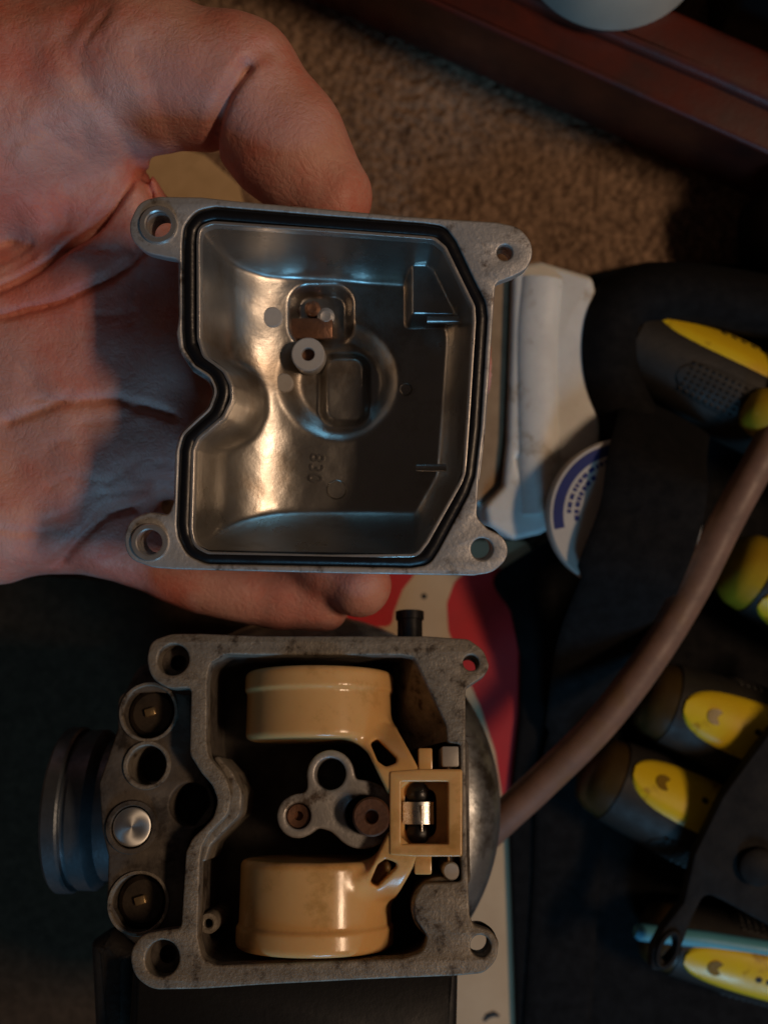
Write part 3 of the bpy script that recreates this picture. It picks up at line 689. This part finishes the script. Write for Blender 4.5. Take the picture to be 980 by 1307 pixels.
plate('red_band', pf([(442, 700), (535, 700), (528, 735), (514, 752), (503, 780), (500, 800), (442, 800)], 4), [], 2.004, 2.05, 0.0, RED, pr)
tube('ink_mark', [tuple(PFz.loc(*p))+(2.1,) for p in ((617, 1303), (622, 1297), (630, 1294), (637, 1297))], [0.5, 0.9, 0.9, 0.4], INK, pr, n=8, flat=0.1)
lathe('print_dot', [(0, 2.06), (0.9, 2.06), (0.9, 2.0)], INK, pr, PFz.loc(541, 761)+(0,), n=16)

FOAM = mat('white_foam', (0.78, 0.79, 0.76), (0.70, 0.70, 0.67), 120, 0.5, 0.0, 0.25, 700, (0.45, 0.38, 0.28), 60, 0.25, sss=0.1)
TAN = mat('tan_board', (0.36, 0.25, 0.15), (0.28, 0.19, 0.11), 150, 0.7, 0.0, 0.2, 900)
FF = Frame(M(690, 500, 0)); ft = thing('foam_block', 'white foam packing piece with rounded ridge lying beside the dark tool roll', 'packing', FF)
ff = lambda px, h, r=5: fillet([(p[0], p[1], r) for p in FF.pts(px, h)])
plate('foam_body', ff([(655, 338), (690, 332), (757, 352), (772, 420), (765, 600), (715, 668), (690, 682), (655, 690), (622, 670), (618, 645), (642, 620), (648, 560)], 28, 3), [ff([(660, 584), (666, 582), (678, 606), (676, 616), (668, 612)], 28, 0.8)], 0.2, 28, 1.8, FOAM, ft)
rp = [FF.loc(x, y, 30)+(26.5,) for x, y in ((694, 352), (688, 420), (688, 500), (690, 580), (694, 655))]
tube('foam_ridge', spline(rp), [6.2]*41, FOAM, ft, n=28, flat=0.6)
plate('tan_strip', ff([(560, 350), (650, 350), (642, 560), (634, 615), (610, 640), (560, 640)], 24, 1), [], 18, 24, 0.4, TAN, ft)
plate('foam_foot', ff([(556, 345), (676, 345), (664, 645), (556, 645)], 18, 2), [], 0.2, 17.9, 1.0, FOAM, ft)
CARDB = mat('cream_cardboard', (0.60, 0.42, 0.23), (0.52, 0.36, 0.19), 150, 0.75, 0.0, 0.2, 900)
o = sheet('cardboard_strip', [(176, 176), (206, 186), (262, 200), (306, 238), (312, 262), (300, 330), (150, 330)], 0.2, 2.2, CARDB, r=1.5)
tag(o, 'cream cardboard strip lying on the carpet below the thumb', 'cardboard')

# round printed reel
WHITE = mat('white_card_label', (0.60, 0.56, 0.50), (0.54, 0.50, 0.45), 120, 0.6, 0.0, 0.1, 900)
BLUE = mat('blue_print', (0.015, 0.03, 0.17), None, 120, 0.5)
RF = Frame(M(798, 657, 40), 0, math.radians(-3))
reel = thing('tape_reel', 'round white tape reel with blue printed arc leaning beside the foam packing', 'tape reel', RF)
rs = 0.208; RR = 98*rs
lathe('reel_face', [(6.5, 0), (RR-0.6, 0), (RR, -0.6), (RR, -8), (6.5, -8), (6.5, 0)], WHITE, reel, n=96)
def arc(r0, r1, a0, a1, z, n=30):
    V, F = [], []
    for i in range(n+1):
        a = math.radians(a0+(a1-a0)*i/n)
        for r in (r0, r1): V.append((r*math.cos(a), r*math.sin(a), z))
    for i in range(n): F.append((2*i, 2*i+1, 2*i+3, 2*i+2))
    return V, F
V, F = arc(RR*0.80, RR*0.935, 100, 192, 0.06); mesh('blue_arc', V, F, BLUE, reel)
for j, (r0, r1, a0, a1) in enumerate(((0.70, 0.755, 108, 178), (0.60, 0.66, 128, 186))):
    a = a0
    while a < a1:
        dl = random.uniform(2.5, 7); V, F = arc(RR*r0, RR*r1, a, a+dl, 0.06, 4); mesh('print_stroke', V, F, BLUE, reel); a += dl+random.uniform(1.2, 3)
lathe('reel_core', [(6.4, -0.4), (6.4, -8), (5.6, -8), (5.6, -0.4), (6.4, -0.4)], BLACK, reel, n=64)
lathe('reel_hub_floor', [(0, -6.5), (5.6, -6.5)], BLACK, reel, n=48)

# tool roll and the screwdrivers in it
NYL = mat('black_fabric', (0.008, 0.0075, 0.008), (0.005, 0.005, 0.0055), 300, 0.8, 0.0, 0.6, 2200, spec=0.15)
TF = Frame(M(860, 850, 0)); roll = thing('tool_roll', 'black fabric tool roll lying open with yellow handled screwdrivers in it', 'tool roll', TF)
tf = lambda px, h, r=8: fillet([(p[0], p[1], r) for p in TF.pts(px, h)])
plate('roll_base', tf([(745, 350), (830, 332), (1200, 345), (1200, 1480), (664, 1480), (655, 1200), (650, 1060), (654, 1000), (663, 920), (664, 840), (652, 780), (622, 738), (700, 690), (780, 610), (740, 500), (728, 400)], 5), [], 2.3, 5.0, 1.2, NYL, roll)
edge = [TF.loc(x, y, 24)+(24.0,) for x, y in ((1120, 420), (1000, 396), (880, 376), (812, 380), (778, 412), (776, 480), (806, 548), (850, 610))]
tube('rolled_edge', spline(edge, 8), 8.8, NYL, roll, n=20)
st_ = [TF.loc(x, y, z)+(z,) for x, y, z in ((850, 530, 26), (840, 590, 42), (830, 660, 44), (800, 740, 42), (762, 830, 26), (745, 930, 10), (728, 1010, 7), (722, 1140, 6), (705, 1400, 6))]
tube('carry_strap', spline(st_, 8), [13.6]*25+[11.5]*16+[10]*24, NYL, roll, n=20, flat=0.12)
GRIP = mat('dark_rubber_grip', (0.030, 0.026, 0.022), (0.018, 0.016, 0.014), 200, 0.55, 0.0, 0.25, 900, spec=0.4)
GRIPTEX = mat('ribbed_rubber', (0.016, 0.014, 0.012), None, 200, 0.6, 0.0, 0.3, 900)
YEL = mat('yellow_plastic', (0.82, 0.60, 0.016), (0.76, 0.52, 0.014), 120, 0.38, 0.0, 0.08, 700, (0.35, 0.18, 0.01), 70, 0.2)
AMB = mat('amber_plastic', (0.26, 0.16, 0.015), (0.20, 0.12, 0.010), 120, 0.3, 0.0, 0.08, 700)
CAPM = mat('shaded_amber_plastic', (0.065, 0.038, 0.008), (0.045, 0.026, 0.006), 120, 0.4, 0.0, 0.08, 700)  # butt plastic with the shade on it put into a darker colour
CAPY = mat('yellow_butt_plastic', (0.50, 0.34, 0.02), (0.42, 0.28, 0.015), 120, 0.35, 0.0, 0.08, 700)
STEEL = mat('steel_shaft', (0.5, 0.5, 0.5), (0.4, 0.4, 0.4), 200, 0.3, 1.0, 0.1, 900)
def screwdriver(p0, p1, zc, R, roll_deg, label, cap=None, L=105.0):
    a = M(p0[0], p0[1], zc); b_ = M(p1[0], p1[1], zc); ang = math.atan2((b_-a).y, (b_-a).x)
    t = thing('screwdriver', label, 'screwdriver', None, 'yellow and black screwdrivers in the tool roll')
    t.location = a*MM; t.rotation_euler = (math.radians(roll_deg), 0, ang); t.rotation_mode = 'XYZ'
    def rad(s):  # radius along the handle, s in mm from the butt
        u = s/L
        return R*(0.80+0.20*math.sin(min(u*2.6, 1)*math.pi/2)) if u < 0.45 else R*(1-0.32*sstep(np.array((u-0.45)/0.4))+0.12*sstep(np.array((u-0.86)/0.14)))
    # the body starts behind the amber butt
    s0 = 6.0; ss = np.linspace(s0, L, 28)
    lathe('grip', [(0, s0)]+[(float(rad(s)), float(s)) for s in ss]+[(R*0.5, L+1.5), (0, L+1.5)], GRIP, t, axis='X', n=40, angle=50)
    rb_ = float(rad(s0))*0.97
    lathe('butt_cap', [(0, -3.0), (rb_*0.45, -2.6), (rb_*0.78, -1.0), (rb_*0.94, 2.0), (rb_, s0+0.4)], cap or CAPM, t, axis='X', n=36, angle=60)
    def patch(name, sA, sB, half, th0, m, lift, nrow=24, ncol=10):
        V, F = [], []
        for i in range(nrow+1):
            u = 0.5-0.5*math.cos(math.pi*i/nrow); s = sA+(sB-sA)*u; wv = half*(max(0.0, 1-abs(2*u-1)**5))**0.5
            for j in range(ncol+1):
                g = math.radians(th0)+wv*(2*j/ncol-1); edge_ = min(1.0, 6*(1-abs(2*j/ncol-1))) if 0 < i < nrow else 0.0
                r = float(rad(s))+lift*edge_-0.05
                V.append((s, r*math.sin(g), r*math.cos(g)))
        for i in range(nrow):
            for j in range(ncol):
                q0 = i*(ncol+1)+j; F.append((q0, q0+1, q0+ncol+2, q0+ncol+1))
        return mesh(name, V, F, m, t, 60)
    y = patch('yellow_inlay', 7, 70, 0.66, 0, YEL, 0.75)
    def dent(sA, rr_, m):
        r = float(rad(sA))+0.75
        V = [(sA+rr_*math.cos(g)*1.1, rr_*math.sin(g), r-0.02) for g in np.linspace(0, 2*math.pi, 17)[:-1]]; V2 = [(v[0], v[1], r-0.9) for v in V]
        n_ = 16; F = [tuple(range(n_))]+[(i, (i+1) % n_, n_+(i+1) % n_, n_+i) for i in range(n_)]
        mesh('inlay_mark', V+V2, F, m, t).parent = y
    dent(16, 2.2, AMB)
    for sA in (28, 31, 34, 37, 40): dent(sA, 0.9, GRIP)
    for sd in (-1, 1):
        gp = patch('grip_pad', 20, 58, 0.42, 78*sd, GRIPTEX, 0.35)
        V, F = [], []
        for row in range(6):
            for c_ in range(17):
                s = 23+c_*1.95; g0 = math.radians(78*sd)+(row-2.5)*0.115; r = float(rad(s))+0.25; b0 = len(V)
                for (ds, dg) in ((-.6, -.035), (.6, -.035), (.6, .035), (-.6, .035)): V.append((s+ds, r*math.sin(g0+dg), r*math.cos(g0+dg)))
                V.append((s, (r+0.55)*math.sin(g0), (r+0.55)*math.cos(g0)))
                F += [(b0, b0+1, b0+4), (b0+1, b0+2, b0+4), (b0+2, b0+3, b0+4), (b0+3, b0, b0+4)]
        stuff(mesh('grip_dots', V, F, GRIP, t, smooth=False)).parent = gp
    lathe('shaft', [(0, L), (2.6, L), (2.6, L+70), (0, L+70)], STEEL, t, axis='X', n=20)
    return t
screwdriver((778, 424), (946, 508), 17, 14, -58, 'screwdriver with yellow stripe and grey grip lying along the rolled fabric edge')
screwdriver((962, 521), (1100, 585), 31, 9, 10, 'screwdriver with only its amber butt showing above the brown hose end', CAPY)
screwdriver((938, 722), (1090, 795), 17, 14, 35, 'screwdriver with bright yellow rounded butt tucked behind the brown hose', CAPY)
screwdriver((824, 888), (971, 943), 17, 14, -10, 'screwdriver with broad yellow inlay facing up just below the brown hose')
screwdriver((756, 984), (913, 1058), 17, 14, -32, 'screwdriver with amber yellow inlay and grip pad partly under the black lever')
screwdriver((830, 1190), (990, 1228), 15, 12, 8, 'screwdriver with yellow inlay lying beside the light blue rod')

TEAL = mat('light_blue_plastic', (0.12, 0.42, 0.55), (0.10, 0.37, 0.5), 120, 0.4)
o = tube('blue_rod', [M(x, y, 24) for x, y in ((810, 1189), (816, 1190), (900, 1200), (990, 1214), (1060, 1225))], [1.6, 2.4, 2.4, 2.4, 2.4], TEAL, None, n=16); tag(o, 'thin light blue plastic rod under the black lever', 'rod')
# brown hose
HOSE = mat('brown_rubber_hose', (0.24, 0.135, 0.095), (0.17, 0.095, 0.068), 160, 0.5, 0.0, 0.15, 700, (0.20, 0.11, 0.06), 60, 0.3)
hp = spline([M(600, 1085, 36), M(640, 1046, 36), M(690, 1000, 36), M(765, 925, 36), M(830, 840, 35), M(885, 750, 34), M(930, 660, 34), M(985, 560, 34), M(1050, 440, 34)], 10)
o = tube('rubber_hose', hp, 4.5, HOSE, None, n=24); tag(o, 'brown rubber fuel hose running diagonally over the tool roll', 'hose')
# black lever with eyelet
LEV = mat('black_lever_metal', (0.010, 0.0085, 0.008), (0.006, 0.005, 0.005), 150, 0.7, 0.0, 0.3, 600, spec=0.25)
LF = Frame(M(900, 1120, 38)); lev = thing('black_lever', 'black metal lever with oval eyelet end lying across the screwdrivers', 'lever', LF)
lf = lambda px, h, r=3: fillet([(p[0], p[1], r) for p in LF.pts(px, h)])
plate('lever_arm', lf([(829, 1240, 2), (832, 1212), (846, 1186), (872, 1152), (886, 1090), (922, 1016), (985, 930), (1100, 860), (1100, 1230), (985, 1185), (925, 1152), (900, 1140), (884, 1172), (868, 1215), (846, 1240)], 0), [circ(LF.loc(852, 1212, 0), 2.1, 24, 3.6)], -4, 0, 0.7, LEV, lev)
ey = [LF.loc(852+11*math.cos(a)*1.15-5*math.sin(a), 1212+22*math.sin(a)-3*math.cos(a), 0)+(0.0,) for a in np.linspace(0, 2*math.pi, 29)[:-1]]
tube('eyelet_rim', ey, 0.8, LEV, lev, n=10, closed=True)
q = LF.loc(965, 1105, 0); lathe('lever_pivot', [(0, 2.6), (4.0, 2.5), (5.0, 1.8), (5.2, 0)], LEV, lev, (q[0], q[1], 0), n=32)

# ------------------------------------------------------------------ furniture at the back
WOOD = mat('red_brown_wood', (0.11, 0.020, 0.011), (0.05, 0.011, 0.007), 60, 0.4, 0.0, 0.2, 400, coat=0.2)
WF = Frame(M(650, 120, 0)); wd = thing('wooden_plinth', 'dark red brown wooden plinth running along the edge of the carpet', 'plinth', WF)
wf = lambda px, h, r=1: fillet([(p[0], p[1], r) for p in WF.pts(px, h)])
plate('plinth_rail', wf([(330, -28), (880, 218), (1500, 495), (1540, 425), (900, 135), (360, -110)], 0), [], 0, 30, 1.6, WOOD, wd)
plate('plinth_moulding', wf([(352, -112), (900, 122), (1545, 412), (1560, 340), (920, 60), (380, -180)], 24), [], 0, 33, 3, WOOD, wd)
CER = mat('white_ceramic', (0.40, 0.38, 0.32), (0.36, 0.34, 0.29), 80, 0.3, 0.0, 0.03, 500)
o = sheet('black_case', [(890, -200), (905, 60), (1500, 330), (1700, -200)], 0.2, 36, BLACK, r=3, bev=1); tag(o, 'flat black case behind the red brown wooden plinth', 'case')
p = M(795, -118, 45)
o = lathe('white_bowl', [(0, 17), (13, 17), (13.6, 19), (15, 19), (15.6, 17), (20, 14.5), (24.5, 8), (26.3, 0.6), (26.0, 0), (25.2, 0.2), (23, 7), (18, 12.5), (0, 14.5)], CER, None, (0, 0, 0), n=72); o.location = (p.x*MM, p.y*MM, 0.033)
tag(o, 'white ceramic bowl turned over on the dark red brown wooden plinth', 'bowl')
o = sheet('black_case', [(936, 268), (1010, 240), (1300, 330), (1300, 420), (955, 390), (938, 330)], 0.2, 30, BLACK, r=8, bev=3); tag(o, 'black case at the carpet edge below the wooden plinth', 'case')
